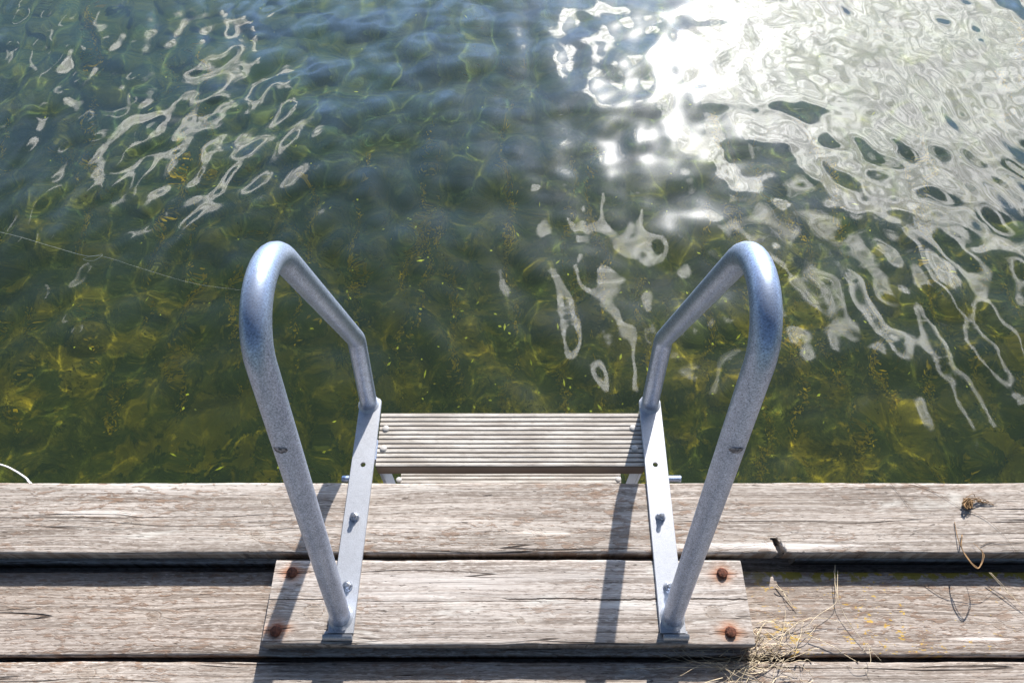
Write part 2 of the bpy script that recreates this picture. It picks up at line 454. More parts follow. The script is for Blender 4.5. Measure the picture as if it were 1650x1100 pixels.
def wave_height(X, Y):
    r = np.random.default_rng(5)
    Z = np.zeros_like(X)
    wx = 0.05 * np.sin(2.1 * X + 1.3 * Y) + 0.04 * np.sin(3.7 * Y - 1.1 * X + 2)
    wy = 0.05 * np.sin(1.7 * Y - 2.3 * X + 1) + 0.04 * np.sin(4.1 * X + 0.7)
    XX, YY = X + wx, Y + wy
    for lam0, lam1, slope, n in ((0.055, 0.09, 0.016, 26), (0.09, 0.16, 0.030, 30), (0.16, 0.30, 0.031, 22), (0.3, 0.8, 0.018, 12)):
        for _ in range(n):
            lam = r.uniform(lam0, lam1); k = 2 * math.pi / lam
            th = r.normal(0.0, 0.42) if lam < 0.16 and r.random() < 0.6 else r.normal(math.pi / 2 + 0.35, 0.85) if r.random() < 0.35 else r.uniform(0, 2 * math.pi)
            a = slope * math.sqrt(2.0 / n) / k
            ph = r.uniform(0, 6.28)
            Z += a * np.sin(k * (XX * math.cos(th) + YY * math.sin(th)) + ph)
    for _ in range(7):
        lam = r.uniform(0.10, 0.18); k = 2 * math.pi / lam; th = r.normal(0.0, 0.14)
        Z += 0.026 * math.sqrt(2.0 / 7) / k * np.sin(k * (XX * math.cos(th) + YY * math.sin(th)) + r.uniform(0, 6.28))
    fade = 1.0 / (1.0 + np.maximum(0, np.hypot(X, Y - 2) - 4.5) * 0.4)
    patch = 0.85 + 0.3 * np.sin(1.3 * X + 0.8 * Y + 0.4) * np.sin(0.9 * Y - 0.7 * X)
    return ZW + 0.86 * Z * fade * patch

m_water, T = new_mat('lake_water')
P = T.n('ShaderNodeTexCoord').outputs['Object']
gl = T.n('ShaderNodeBsdfPrincipled')
for k_, v_ in (('Base Color', (0.80, 0.87, 0.42, 1)), ('Roughness', 0.0), ('IOR', 1.43), ('Transmission Weight', 1.0)): gl.inputs[k_].default_value = v_
g2 = T.n('ShaderNodeBsdfGlossy'); g2.inputs['Roughness'].default_value = 0.18
df = T.n('ShaderNodeBsdfDiffuse'); df.inputs[0].default_value = (0.110, 0.175, 0.075, 1)
murk = T.n('ShaderNodeMixShader'); murk.inputs[0].default_value = 0.095; T.l.new(gl.outputs[0], murk.inputs[1]); T.l.new(df.outputs[0], murk.inputs[2])
ms = T.n('ShaderNodeMixShader'); ms.inputs[0].default_value = 0.0055; g1 = T.n('ShaderNodeBsdfGlossy'); g1.inputs['Roughness'].default_value = 0.0
film = T.n('ShaderNodeMixShader'); film.inputs[0].default_value = 0.03; T.l.new(murk.outputs[0], film.inputs[1]); T.l.new(g1.outputs[0], film.inputs[2])
T.l.new(film.outputs[0], ms.inputs[1]); T.l.new(g2.outputs[0], ms.inputs[2])
T.out(ms.outputs[0])
water = sheet('water', graded(-3.0, 3.0, 0.012, 400), graded(0.35, 3.6, 0.012, 400), wave_height, m_water)
kind(water, 'structure')

def bed_z(X, Y):
    r = np.random.default_rng(9)
    Z = np.zeros_like(X)
    for _ in range(40):
        lam = r.uniform(0.18, 1.1); k = 2 * math.pi / lam; th = r.uniform(0, 6.28)
        Z += 0.010 * lam ** 0.7 * np.sin(k * (X * math.cos(th) + Y * math.sin(th)) + r.uniform(0, 6.28))
    if X.shape[0] > 3:
        D = np.zeros_like(Z)
        for _ in range(900):
            sx, sy = r.uniform(-3.6, 3.6), r.uniform(-.2, 4.2)
            ra = r.uniform(.04, .115); rb = ra * r.uniform(.6, 1.0); h = ra * r.uniform(.35, .75); ro = r.uniform(0, 3.14)
            ix = (np.abs(X[0] - sx) < .13).nonzero()[0]; iy = (np.abs(Y[:, 0] - sy) < .13).nonzero()[0]
            if len(ix) == 0 or len(iy) == 0: continue
            sl_ = np.s_[iy[0]:iy[-1] + 1, ix[0]:ix[-1] + 1]
            qx, qy = X[sl_] - sx, Y[sl_] - sy
            e = ((qx * math.cos(ro) + qy * math.sin(ro)) / ra) ** 2 + ((qy * math.cos(ro) - qx * math.sin(ro)) / rb) ** 2
            D[sl_] = np.maximum(D[sl_], h * np.sqrt(np.clip(1 - e, 0, 1)))
        Z = Z + D
    return -1.34 - 0.10 * np.clip(Y - 0.5, 0, 14) + Z
m_bed, T = new_mat('lake_bed')
P = T.n('ShaderNodeTexCoord').outputs['Object']
a = T.noise(P, 2.6, 5.0, 0.62, 0.8); b = T.noise(P, 9.0, 5.0, 0.62, 1.2); c3 = T.noise(P, 34.0, 3.0, 0.6)
c = T.mix(T.ramp(a, 0.36, 0.66), (0.032, 0.040, 0.008), (0.155, 0.135, 0.016))
c = T.mix(T.mul(T.ramp(b, 0.54, 0.66), 0.75), c, (0.36, 0.26, 0.018))
c = T.mix(T.mul(T.ramp(b, 0.46, 0.34), 0.8), c, (0.016, 0.022, 0.010))
wsc = T.n('ShaderNodeVectorMath', operation='SCALE'); T.l.new(T.noise(P, 14.0, 4.0, 0.65, col=True), wsc.inputs[0]); wsc.inputs[3].default_value = 0.16
wad = T.n('ShaderNodeVectorMath', operation='ADD'); T.l.new(P, wad.inputs[0]); T.l.new(wsc.outputs[0], wad.inputs[1])
vc = T.n('ShaderNodeTexVoronoi', feature='SMOOTH_F1'); T.l.new(wad.outputs[0], vc.inputs['Vector']); vc.inputs['Scale'].default_value = 9.5; vc.inputs['Smoothness'].default_value = 0.6
cc = T.sep(vc.outputs['Color'])[0]
c = T.mix(T.mul(T.ramp(cc, 0.55, 0.75), 0.5), c, (0.33, 0.25, 0.020))
c = T.mix(T.mul(T.ramp(cc, 0.45, 0.25), 0.65), c, (0.050, 0.062, 0.012))
c = T.mix(T.mul(T.ramp(c3, 0.58, 0.70), 0.45), c, (0.40, 0.31, 0.03))
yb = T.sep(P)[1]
c = T.mix(T.ramp(T.add(yb, T.mul(T.sub(a, 0.5), 2.0)), 0.9, 2.9, 0.0, 0.85), c, T.mix(T.ramp(b, 0.4, 0.62), (0.040, 0.078, 0.062), (0.085, 0.115, 0.055)))  # far bed coloured dimmer and bluer, for light absorbed by deeper water
T.out(T.pbsdf(Base_Color=c, Roughness=0.9, Specular_IOR_Level=0.1, Normal=T.bump(b, 0.8, 0.03)))
bed = sheet('lake_bed', graded(-3.4, 3.4, 0.0165, 400), graded(-.3, 4.2, 0.0165, 400), bed_z, m_bed)
kind(bed, 'structure')

# pondweed standing on the bed: strands and leaf bunches, one uncountable mass
m_weed, T = new_mat('pondweed')
P = T.n('ShaderNodeTexCoord').outputs['Object']
n = T.noise(P, 6.0, 3.0); n2 = T.noise(P, 55.0, 2.0)
c = T.mix(T.ramp(n, 0.35, 0.65), (0.055, 0.070, 0.010), (0.24, 0.18, 0.016))
c = T.mix(T.mul(T.ramp(n2, 0.5, 0.7), 0.6), c, (0.34, 0.22, 0.02))
ws = T.n('ShaderNodeBsdfTranslucent'); T.l.new(c, ws.inputs[0])
wd = T.n('ShaderNodeBsdfDiffuse'); T.l.new(c, wd.inputs[0])
wm = T.n('ShaderNodeMixShader'); wm.inputs[0].default_value = 0.45; T.l.new(wd.outputs[0], wm.inputs[1]); T.l.new(ws.outputs[0], wm.inputs[2]); T.out(wm.outputs[0])
def weed_mesh():
    V, Fc = [], []
    r = random.Random(3)
    def leaf(p, d, L, w):
        d = d.normalized(); s = d.cross(Vector((r.uniform(-1, 1), r.uniform(-1, 1), r.uniform(-1, 1)))).normalized() * w
        i = len(V)
        V.extend([p, p + d * L * .45 + s, p + d * L, p + d * L * .45 - s]); Fc.append((i, i + 1, i + 2, i + 3))
    for _ in range(95):
        x, y = r.uniform(-3.6, 3.6), r.uniform(0.55, 2.2) if r.random() < .75 else r.uniform(2.2, 5.0)
        if r.random() < 0.35: x = round(x / 0.55) * 0.55 + r.gauss(0, 0.05)
        z0 = float(bed_z(np.array([x]), np.array([y]))[0])
        H = r.uniform(0.12, 0.55); lean = Vector((r.gauss(0, .22), r.gauss(0, .3), 1)).normalized()
        for s in range(r.randint(3, 8)):
            p = Vector((x + r.gauss(0, .07), y + r.gauss(0, .09), z0)); d = (lean + Vector((r.gauss(0, .25), r.gauss(0, .25), 0))).normalized()
            n_ = int(H / 0.022)
            for k in range(n_):
                p = p + d * 0.022; d = (d + Vector((r.gauss(0, .10), r.gauss(0, .10), 0.03))).normalized()
                for q in range(2):
                    leaf(p, d * 0.5 + Vector((r.gauss(0, 1), r.gauss(0, 1), r.gauss(.2, .5))), r.uniform(.008, .024), r.uniform(.0014, .0042))
    me = bpy.data.meshes.new('pondweed'); me.from_pydata([tuple(q) for q in V], [], Fc); me.update()
    return link('pondweed', me, m_weed)
weed = weed_mesh(); kind(weed, 'stuff', 'yellow green pondweed growing on the lake bed under the water', 'pondweed')

# golden caustic light lines, built as added strings of leaf shapes over the bed
m_streak, T = new_mat('caustic_streaks')
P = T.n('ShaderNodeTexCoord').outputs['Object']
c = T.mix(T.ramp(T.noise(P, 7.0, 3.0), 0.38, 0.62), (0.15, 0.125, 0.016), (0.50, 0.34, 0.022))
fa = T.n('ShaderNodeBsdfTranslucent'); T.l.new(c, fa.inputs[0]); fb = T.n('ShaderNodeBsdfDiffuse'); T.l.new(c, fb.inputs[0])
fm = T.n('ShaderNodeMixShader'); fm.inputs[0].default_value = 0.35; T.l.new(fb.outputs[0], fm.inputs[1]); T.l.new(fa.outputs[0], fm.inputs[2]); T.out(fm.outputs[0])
def streak_mesh():
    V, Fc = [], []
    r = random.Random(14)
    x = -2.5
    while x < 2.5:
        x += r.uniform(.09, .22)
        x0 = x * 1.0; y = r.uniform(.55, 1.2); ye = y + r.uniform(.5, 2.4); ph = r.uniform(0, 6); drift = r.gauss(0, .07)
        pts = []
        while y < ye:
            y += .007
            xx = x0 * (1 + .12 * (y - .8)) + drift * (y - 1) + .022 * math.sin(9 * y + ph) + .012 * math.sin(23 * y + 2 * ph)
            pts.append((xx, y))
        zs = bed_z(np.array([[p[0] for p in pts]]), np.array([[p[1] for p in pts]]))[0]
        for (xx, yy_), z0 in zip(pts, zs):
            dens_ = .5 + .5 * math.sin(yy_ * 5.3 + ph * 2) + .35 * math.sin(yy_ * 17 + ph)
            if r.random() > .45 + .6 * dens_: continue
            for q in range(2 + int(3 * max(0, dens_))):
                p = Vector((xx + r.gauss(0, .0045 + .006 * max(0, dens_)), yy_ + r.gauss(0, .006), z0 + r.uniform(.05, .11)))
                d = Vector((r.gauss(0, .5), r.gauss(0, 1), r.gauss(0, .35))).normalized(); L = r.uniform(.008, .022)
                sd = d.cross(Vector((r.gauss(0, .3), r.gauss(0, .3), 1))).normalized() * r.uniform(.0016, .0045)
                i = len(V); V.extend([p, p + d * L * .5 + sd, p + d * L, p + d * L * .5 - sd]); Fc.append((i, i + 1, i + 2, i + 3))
    me = bpy.data.meshes.new('caustic_streaks'); me.from_pydata([tuple(q) for q in V], [], Fc); me.update()
    return link('caustic_streaks', me, m_streak)
streaks = streak_mesh(); kind(streaks, 'stuff', 'added golden strings standing in for caustic light lines on the lake bed', 'water weed')

# flecks drifting on and just under the surface
m_fleck = plain('fleck', (0.50, 0.52, 0.05), 0.6, 0, 0.5, 12.0, 0.0)
def flecks():
    r = random.Random(21); V, Fc = [], []
    for _ in range(330):
        x, y = r.uniform(-2.4, 2.4), r.uniform(0.5, 3.0)
        if r.random() < 0.5: x = r.gauss(0.1, .7); y = r.gauss(0.95, .4)
        if y < 0.47: continue
        z = ZW - r.uniform(0.02, 0.12); L = r.uniform(.004, .013) if r.random() < .75 else r.uniform(.012, .028); w = r.uniform(.0016, .0040); a = r.uniform(0, 3.14); t = r.uniform(-.5, .5)
        d = Vector((math.cos(a), math.sin(a), t)); s = Vector((-math.sin(a), math.cos(a), r.uniform(-.3, .3))) * w
        p = Vector((x, y, z)); i = len(V)
        V.extend([p - d * L * .5, p + s, p + d * L * .5 + s * .3, p - s]); Fc.append((i, i + 1, i + 2, i + 3))
    me = bpy.data.meshes.new('floating_weed'); me.from_pydata([tuple(q) for q in V], [], Fc); me.update()
    return link('floating_weed', me, m_fleck)
fl = flecks(); kind(fl, 'stuff', 'tiny bright yellow green flecks of weed drifting in the water', 'floating weed')

# ------------------------------------------------------------------ jetty
BT = 0.0366
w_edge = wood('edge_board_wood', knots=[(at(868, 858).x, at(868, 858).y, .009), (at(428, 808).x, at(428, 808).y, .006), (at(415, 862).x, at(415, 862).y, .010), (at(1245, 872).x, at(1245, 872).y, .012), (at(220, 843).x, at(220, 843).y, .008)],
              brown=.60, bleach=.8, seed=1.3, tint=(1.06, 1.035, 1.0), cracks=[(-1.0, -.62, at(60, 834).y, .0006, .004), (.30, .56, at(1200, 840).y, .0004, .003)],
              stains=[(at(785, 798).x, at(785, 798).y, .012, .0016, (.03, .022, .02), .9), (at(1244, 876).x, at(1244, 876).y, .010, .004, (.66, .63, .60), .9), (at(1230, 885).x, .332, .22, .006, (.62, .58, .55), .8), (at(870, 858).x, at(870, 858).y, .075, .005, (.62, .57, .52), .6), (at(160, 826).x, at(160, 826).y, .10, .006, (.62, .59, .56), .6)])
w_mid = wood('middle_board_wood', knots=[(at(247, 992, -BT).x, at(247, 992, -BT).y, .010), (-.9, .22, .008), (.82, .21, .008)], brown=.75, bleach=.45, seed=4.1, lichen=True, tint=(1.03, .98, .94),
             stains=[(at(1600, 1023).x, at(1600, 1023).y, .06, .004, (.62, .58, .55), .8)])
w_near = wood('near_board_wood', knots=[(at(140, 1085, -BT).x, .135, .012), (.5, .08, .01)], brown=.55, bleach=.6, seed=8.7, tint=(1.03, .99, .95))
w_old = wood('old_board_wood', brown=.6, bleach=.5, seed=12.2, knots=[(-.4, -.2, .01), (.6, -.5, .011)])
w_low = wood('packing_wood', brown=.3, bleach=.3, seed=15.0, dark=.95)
jetty = thing('wooden_jetty', 'weathered grey wooden jetty of long planks along the water edge', 'jetty', (0, 0, 0))
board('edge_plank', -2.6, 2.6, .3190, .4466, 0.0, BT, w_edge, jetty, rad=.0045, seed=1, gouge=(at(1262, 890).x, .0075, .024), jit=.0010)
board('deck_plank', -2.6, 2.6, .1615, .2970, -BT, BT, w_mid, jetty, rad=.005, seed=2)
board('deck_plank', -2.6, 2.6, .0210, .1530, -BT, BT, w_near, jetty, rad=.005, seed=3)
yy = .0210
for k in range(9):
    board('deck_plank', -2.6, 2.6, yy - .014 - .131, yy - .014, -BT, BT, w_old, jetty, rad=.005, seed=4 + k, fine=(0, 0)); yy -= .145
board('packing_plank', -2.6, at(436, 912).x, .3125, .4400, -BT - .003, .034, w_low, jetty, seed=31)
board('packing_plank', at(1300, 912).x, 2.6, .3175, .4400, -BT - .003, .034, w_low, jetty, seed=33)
bm = bmesh.new(); add_box(bm, (-2.6, .352, -.47), (2.6, .412, -.0770), .004)
obj('edge_beam', bm, w_low, jetty, smooth=False)
for ya, yb_ in ((.262, .349), (.095, .205), (-.05, .06)):  # boards added under the deck gaps to block light and keep them dark
    bm = bmesh.new(); add_box(bm, (-2.6, ya, -.150), (2.6, yb_, -.0775), .004)
    obj('gap_light_blocker', bm, w_low, jetty, smooth=False)
for xj in (-1.9, -.62, .62, 1.9):
    bm = bmesh.new(); add_box(bm, (xj - .035, -1.3, -.30), (xj + .035, .350, -.1515), .004)
    obj('joist', bm, w_low, jetty, smooth=False)

# ------------------------------------------------------------------ the short plank screwed on top of the deck
SCREWS = [(471, 922), (445, 1016), (1163.5, 923), (1177, 1018)]
PX0, PX1, PY0, PY1 = -.4048, .3925, .1724, .3080
spos = [at(*s) for s in SCREWS]
w_short = wood('short_plank_wood', knots=[(at(840, 1000).x, at(840, 1000).y, .006), (at(505, 985).x, at(505, 985).y, .014), (at(1150, 985).x, at(1150, 985).y, .012)], brown=.22, bleach=1.05, seed=20.4, rust=[(p.x, p.y) for p in spos], tint=(1.09, 1.07, 1.05),
               cracks=[(PX0 - .01, -.29, at(600, 966).y, .0008, .006), (-.27, .06, at(600, 968).y, .0004, .004), (-.02, .40, at(900, 965).y, .0011, .010)])
plank = thing('short_plank', 'short thick bleached plank with four rusty screws lying across the jetty', 'plank', (0, .24, -BT))
o = board('board', PX0, PX1, PY0, PY1, 0.0, BT - .0006, w_short, None, rad=.0045, seed=51, fine=(-9, 9))
o.parent = plank; o.location = (0, -.24, BT)
m_rust = plain('rust', (0.115, 0.040, 0.022), .85, .25, .6, 160.0, 1.0)
def add_hex_head(bm, c, r, h, dome=True, seg=6, rot=0.0):
    c = Vector(c); prof = [(r * 1.12, 0.0), (r * 1.12, h * .55), (r * .92, h * .86), (r * .45, h), (r * .15, h * .97)]
    rings = []
    for (rr, hh) in prof: rings.append([bm.verts.new(c + Vector((rr * math.cos(rot + 2 * math.pi * k / seg), rr * math.sin(rot + 2 * math.pi * k / seg), hh))) for k in range(seg)])
    for a_, b_ in zip(rings, rings[1:]):
        for k in range(seg): bm.faces.new((a_[k], a_[(k + 1) % seg], b_[(k + 1) % seg], b_[k]))
    bm.faces.new(rings[-1])
for k, p in enumerate(spos):
    bm = bmesh.new(); add_hex_head(bm, (0, 0, -.0005), .0079, .0075, seg=11, rot=.4 * k)
    for v_ in bm.verts: v_.co += Vector((random.uniform(-1, 1), random.uniform(-1, 1), random.uniform(-.6, .6))) * .0005
    s = obj('screw', bm, m_rust, plank, smooth=False); s.location = (p.x, p.y - .24, BT)

# ------------------------------------------------------------------ swimming ladder
m_tube = zinc('galvanised_tube', .53, .38, 2.2, .68, .95)  # blue in the tube's base colour stands in for reflected sky
m_bar = zinc('galvanised_bar', .47, .46, .9, .65, .10)
m_bolt = zinc('zinc_bolt', .42, .30, .6, .95, .3)
m_pin = zinc('hinge_zinc', .45, .42, .5, .9)
m_weld = plain('weld_spot', (.24, .25, .29), .5, .8, .7, 220.0, 1.0)
w_tread, T = new_mat('tread_wood')
P = T.n('ShaderNodeTexCoord').outputs['Object']; tx, ty, tz = T.sep(P)
ta = T.noise(T.xyz(T.mul(tx, 9.0), T.mul(ty, 60.0), tz), 1.0, 4.0, 0.65); tb = T.noise(T.xyz(T.mul(tx, 60.0), T.mul(ty, 300.0), tz), 1.0, 3.0, 0.6)
c = T.mix(T.ramp(ta, 0.35, 0.65), (0.36, 0.325, 0.285), (0.52, 0.49, 0.445)); c = T.mix(T.mul(T.ramp(tb, 0.54, 0.68), 0.45), c, (0.22, 0.185, 0.155))
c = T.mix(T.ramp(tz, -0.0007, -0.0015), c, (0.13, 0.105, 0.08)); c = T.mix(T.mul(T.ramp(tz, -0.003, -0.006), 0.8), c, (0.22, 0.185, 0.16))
T.out(T.pbsdf(Base_Color=c, Roughness=0.85, Specular_IOR_Level=0.2, Normal=T.bump(tb, 0.5, 0.001)))
m_domes, T = new_mat('plastic_cap'); T.out(T.pbsdf(Base_Color=(.42, .40, .375, 1), Roughness=.5))
ladder = thing('swim_ladder', 'galvanised steel swimming ladder with two bent handrails and grooved wooden treads', 'ladder', (0, .24, 0))
def lobj(name, bm, mat, parent=None, smooth=True):
    o = obj(name, bm, mat, parent or ladder, smooth)
    if parent is None: o.location = (0, -.24, 0)
    return o

def fillet(pts, rads, n=14):
    out = [Vector(pts[0])]
    for i in range(1, len(pts) - 1):
        a, b, c = (Vector(q) for q in (pts[i - 1], pts[i], pts[i + 1]))
        d1, d2 = (a - b).normalized(), (c - b).normalized()
        ang = d1.angle(d2); t = rads[i - 1] / math.tan(ang / 2)
        bis = (d1 + d2).normalized(); cen = b + bis * (rads[i - 1] / math.sin(ang / 2))
        p1, p2 = b + d1 * t, b + d2 * t
        v1, v2 = p1 - cen, p2 - cen
        tot = v1.angle(v2)
        for k in range(n + 1):
            s = k / n
            out.append(cen + (v1 * math.sin((1 - s) * tot) + v2 * math.sin(s * tot)) / math.sin(tot))
    out.append(Vector(pts[-1])); return out

SIDE = [(.2135, .004), (.4300, .788), (.6445, .176), (.6030, .004)]    # handrail outline in (Y, Z)
TR = .01625
def rail_path(sx):
    prof = fillet([Vector((0, a, b)) for a, b in SIDE], [.0735, .040], 16)
    out = []
    for p in prof:
        s = min(1, p.z / .62)
        far = max(0, min(1, (p.y - .22) / .38))
        if sx < 0: x = -.2805 + .0130 * s + .0025 * far
        else: x = .2625 - .0005 * s + .0050 * far
        out.append(Vector((x, p.y, p.z)))
    dense = []
    for a_, b_ in zip(out, out[1:]):
        k = max(1, int((b_ - a_).length / .02))
        dense += [a_.lerp(b_, q / k) for q in range(k)]
    return dense + [out[-1]]

for sx in (-1, 1):
    path = rail_path(sx)
    bm = bmesh.new(); add_tube(bm, path, TR, 40)
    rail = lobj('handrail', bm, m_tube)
    # the long weld seam on the underside of the tube, facing the deck
    rid = [p for p in path if p.y > .50]
    bm = bmesh.new()
    cen = Vector((rid[0].x, .40, .25))
    pts = []
    for i, p in enumerate(rid):
        d = (rid[min(i + 1, len(rid) - 1)] - rid[max(i - 1, 0)]).normalized()
        nrm = Vector((1, 0, 0)).cross(d)
        if nrm.dot(cen - p) < 0: nrm = -nrm
        pts.append(p + (nrm * .93 + Vector((sx * .36, 0, 0))).normalized() * (TR - .0004))
    add_tube(bm, pts, .0010, 6)
    obj('weld_seam', bm, m_tube, rail)
    # dark weld spot on the near leg
    i = min(range(len(path)), key=lambda q: abs(path[q].z - (.447 if sx < 0 else .436)) + (0 if path[q].y < .42 else 9))
    p, d = path[i], (path[i + 1] - path[i - 1]).normalized()
    nrm = (Vector((-.10 if sx < 0 else -.02, -1, .55)) - d * Vector((-.10 if sx < 0 else -.02, -1, .55)).dot(d)).normalized(); sd = d.cross(nrm)
    bm = bmesh.new(); rr = random.Random(5 + sx)
    rings = []
    for q, (rad_, h_) in enumerate(((1.0, -.0004), (.86, .0010), (.62, .0002), (.34, .0013))):
        ring = []
        for k in range(18):
            a_ = 2 * math.pi * k / 18; jx = rr.uniform(.85, 1.15)
            ex, ey = .0088 * rad_ * math.cos(a_) * jx, .0058 * rad_ * math.sin(a_) * jx
            hh = math.sqrt(max(0, TR ** 2 - ex ** 2)) + h_ + rr.uniform(-.0003, .0003)
            ring.append(bm.verts.new(p + sd * ex + d * ey + nrm * hh))
        rings.append(ring)
    for a_, b_ in zip(rings, rings[1:]):
        for k in range(18): bm.faces.new((a_[k], a_[(k + 1) % 18], b_[(k + 1) % 18], b_[k]))
    bm.faces.new(rings[-1])
    obj('weld_spot', bm, m_weld, rail)
    # weld collars where the tube meets the bar
    for pp in (path[0], path[-1]):
        bm = bmesh.new()
        pr = []
        N_ = 36
        ra, rb = [], []
        for k in range(N_):
            a_ = 2 * math.pi * k / N_; j = 1 + .10 * math.sin(k * 2.7) * rr.random()
            ra.append(bm.verts.new(Vector((pp.x + (TR + .0042 * j) * math.cos(a_), pp.y + (TR * 1.06 + .0042 * j) * math.sin(a_), .0056))))
            rb.append(bm.verts.new(Vector((pp.x + (TR - .001) * math.cos(a_), pp.y + (TR - .001) * math.sin(a_), .0056 + .0052 * j))))
        for k in range(N_): bm.faces.new((ra[k], ra[(k + 1) % N_], rb[(k + 1) % N_], rb[k]))
        obj('weld_bead', bm, m_bar, rail)
    # flat mounting bar with a hole, a rolled near end and rounded far corners
    w2 = .0208
    xn, xf = ((-.278, -.2750) if sx < 0 else (.2612, .2680))
    yn, yf = .190, .6165
    def bx(y): return xn + (xf - xn) * (y - .19) / (.6165 - .19)
    outline = [(bx(yn) - w2, yn), (bx(yn) + w2, yn)]
    for k in range(5):
        a_ = math.pi / 2 * k / 4; outline.append((bx(yf) + w2 - .008 + .008 * math.cos(a_), yf - .008 + .008 * math.sin(a_)))
    for k in range(5):
        a_ = math.pi / 2 + math.pi / 2 * k / 4; outline.append((bx(yf) - w2 + .008 + .008 * math.cos(a_), yf - .008 + .008 * math.sin(a_)))
    bm = bmesh.new()
    hp = at(585, 748, .006) if sx < 0 else at(1056, 748, .006)
    HR, NH = .0048, 20
    def layer(z, inset=0.0):
        vs = [bm.verts.new((bx(y) + (x - bx(y)) * (1 - inset / w2), y, z)) for x, y in outline]
        hs = [bm.verts.new((hp.x + HR * math.cos(2 * math.pi * k / NH), hp.y + HR * math.sin(2 * math.pi * k / NH), z)) for k in range(NH)]
        return vs, hs
    def capf(vs, hs):
        es = [bm.edges.get((vs[k], vs[(k + 1) % len(vs)])) or bm.edges.new((vs[k], vs[(k + 1) % len(vs)])) for k in range(len(vs))]
        es += [bm.edges.get((hs[k], hs[(k + 1) % NH])) or bm.edges.new((hs[k], hs[(k + 1) % NH])) for k in range(NH)]
        bmesh.ops.triangle_fill(bm, use_beauty=True, use_dissolve=False, edges=es)
    b0, h0 = layer(.0003); b1, h1 = layer(.0052); b2, h2 = layer(.0060, .0008)
    for A, B in ((b0, b1), (b1, b2)):
        for k in range(len(A)): bm.faces.new((A[k], A[(k + 1) % len(A)], B[(k + 1) % len(A)], B[k]))
    for A, B in ((h0, h1), (h1, h2)):
        for k in range(NH): bm.faces.new((A[(k + 1) % NH], A[k], B[k], B[(k + 1) % NH]))
    capf(b2, h2); capf(b0, h0)
    # rolled lip over the plank edge
    lipx0, lipx1 = (bx(yn) - w2 - .0065, bx(yn) + w2 - .0005) if sx < 0 else (bx(yn) - w2 + .004, bx(yn) + w2 + .0035)
    rl = .0088; prof = []
    for k in range(15):
        a_ = R(95) + R(215) * k / 14
        prof.append((yn - .002 + rl * math.cos(a_), .0062 - rl * .35 + rl * math.sin(a_) * .95))
    inner = [((q[0] - (yn - .002)) * .42 + (yn - .002), (q[1] - .0036) * .42 + .0036) for q in prof]
    ring = prof + inner[::-1]
    L0 = [bm.verts.new((lipx0, y, max(z, .0006))) for y, z in ring]; L1 = [bm.verts.new((lipx1, y, max(z, .0006))) for y, z in ring]
    for k in range(len(ring)): bm.faces.new((L0[k], L1[k], L1[(k + 1) % len(ring)], L0[(k + 1) % len(ring)]))
    for L_ in (L0, L1):
        for k in range(14): bm.faces.new((L_[k], L_[k + 1], L_[len(ring) - 2 - k], L_[len(ring) - 1 - k]))
    bmesh.ops.recalc_face_normals(bm, faces=bm.faces)
    bar = lobj('mounting_bar', bm, m_bar, None, smooth=True)
    bar.data.set_sharp_from_angle(angle=R(28))
    # two bolts: washer, nut, stud
    for (px, py) in (((571.5, 833), (560, 944)) if sx < 0 else ((1064, 833), (1077, 946))):
        p = at(px, py, .006)
        bm = bmesh.new()
        add_lathe(bm, [(.0088, 0), (.0088, .0016), (.0080, .0018)], (p.x, p.y, .0060), seg=24)
        add_hex_head(bm, (p.x, p.y, .0078), .0066, .0074, seg=6, rot=.4 + px)
        add_lathe(bm, [(.0041, 0), (.0041, .0075), (.0034, .0088), (.0010, .0090)], (p.x, p.y, .0150), seg=16)
        b = lobj('bolt', bm, m_bolt, bar); b.data.set_sharp_from_angle(angle=R(35))
    # hinge pin just beyond the plank edge
    bm = bmesh.new()
    xa, xb = ((-.3135, -.268) if sx < 0 else (.262, .311))
    add_tube(bm, [(xa, .4570, -.0090), (xa + .001, .4570, -.0090), (xb, .4570, -.0090)], [.0052, .0062, .0062], 16)
    pn = lobj('hinge_pin', bm, m_pin); pn.data.set_sharp_from_angle(angle=R(40))
    # stringer hanging from the bar into the water
    xs0 = -.2560 if sx < 0 else .2505
    bm = bmesh.new(); add_box(bm, (xs0 - .003, .4915, -.98), (xs0 + .003, .5315, -.0008), .001, 1)
    add_box(bm, (xs0 - .020 * (1 if sx > 0 else -1) - .0, .0, 0), (xs0, .0, 0)) if False else None
    lobj('stringer', bm, m_pin, smooth=False)

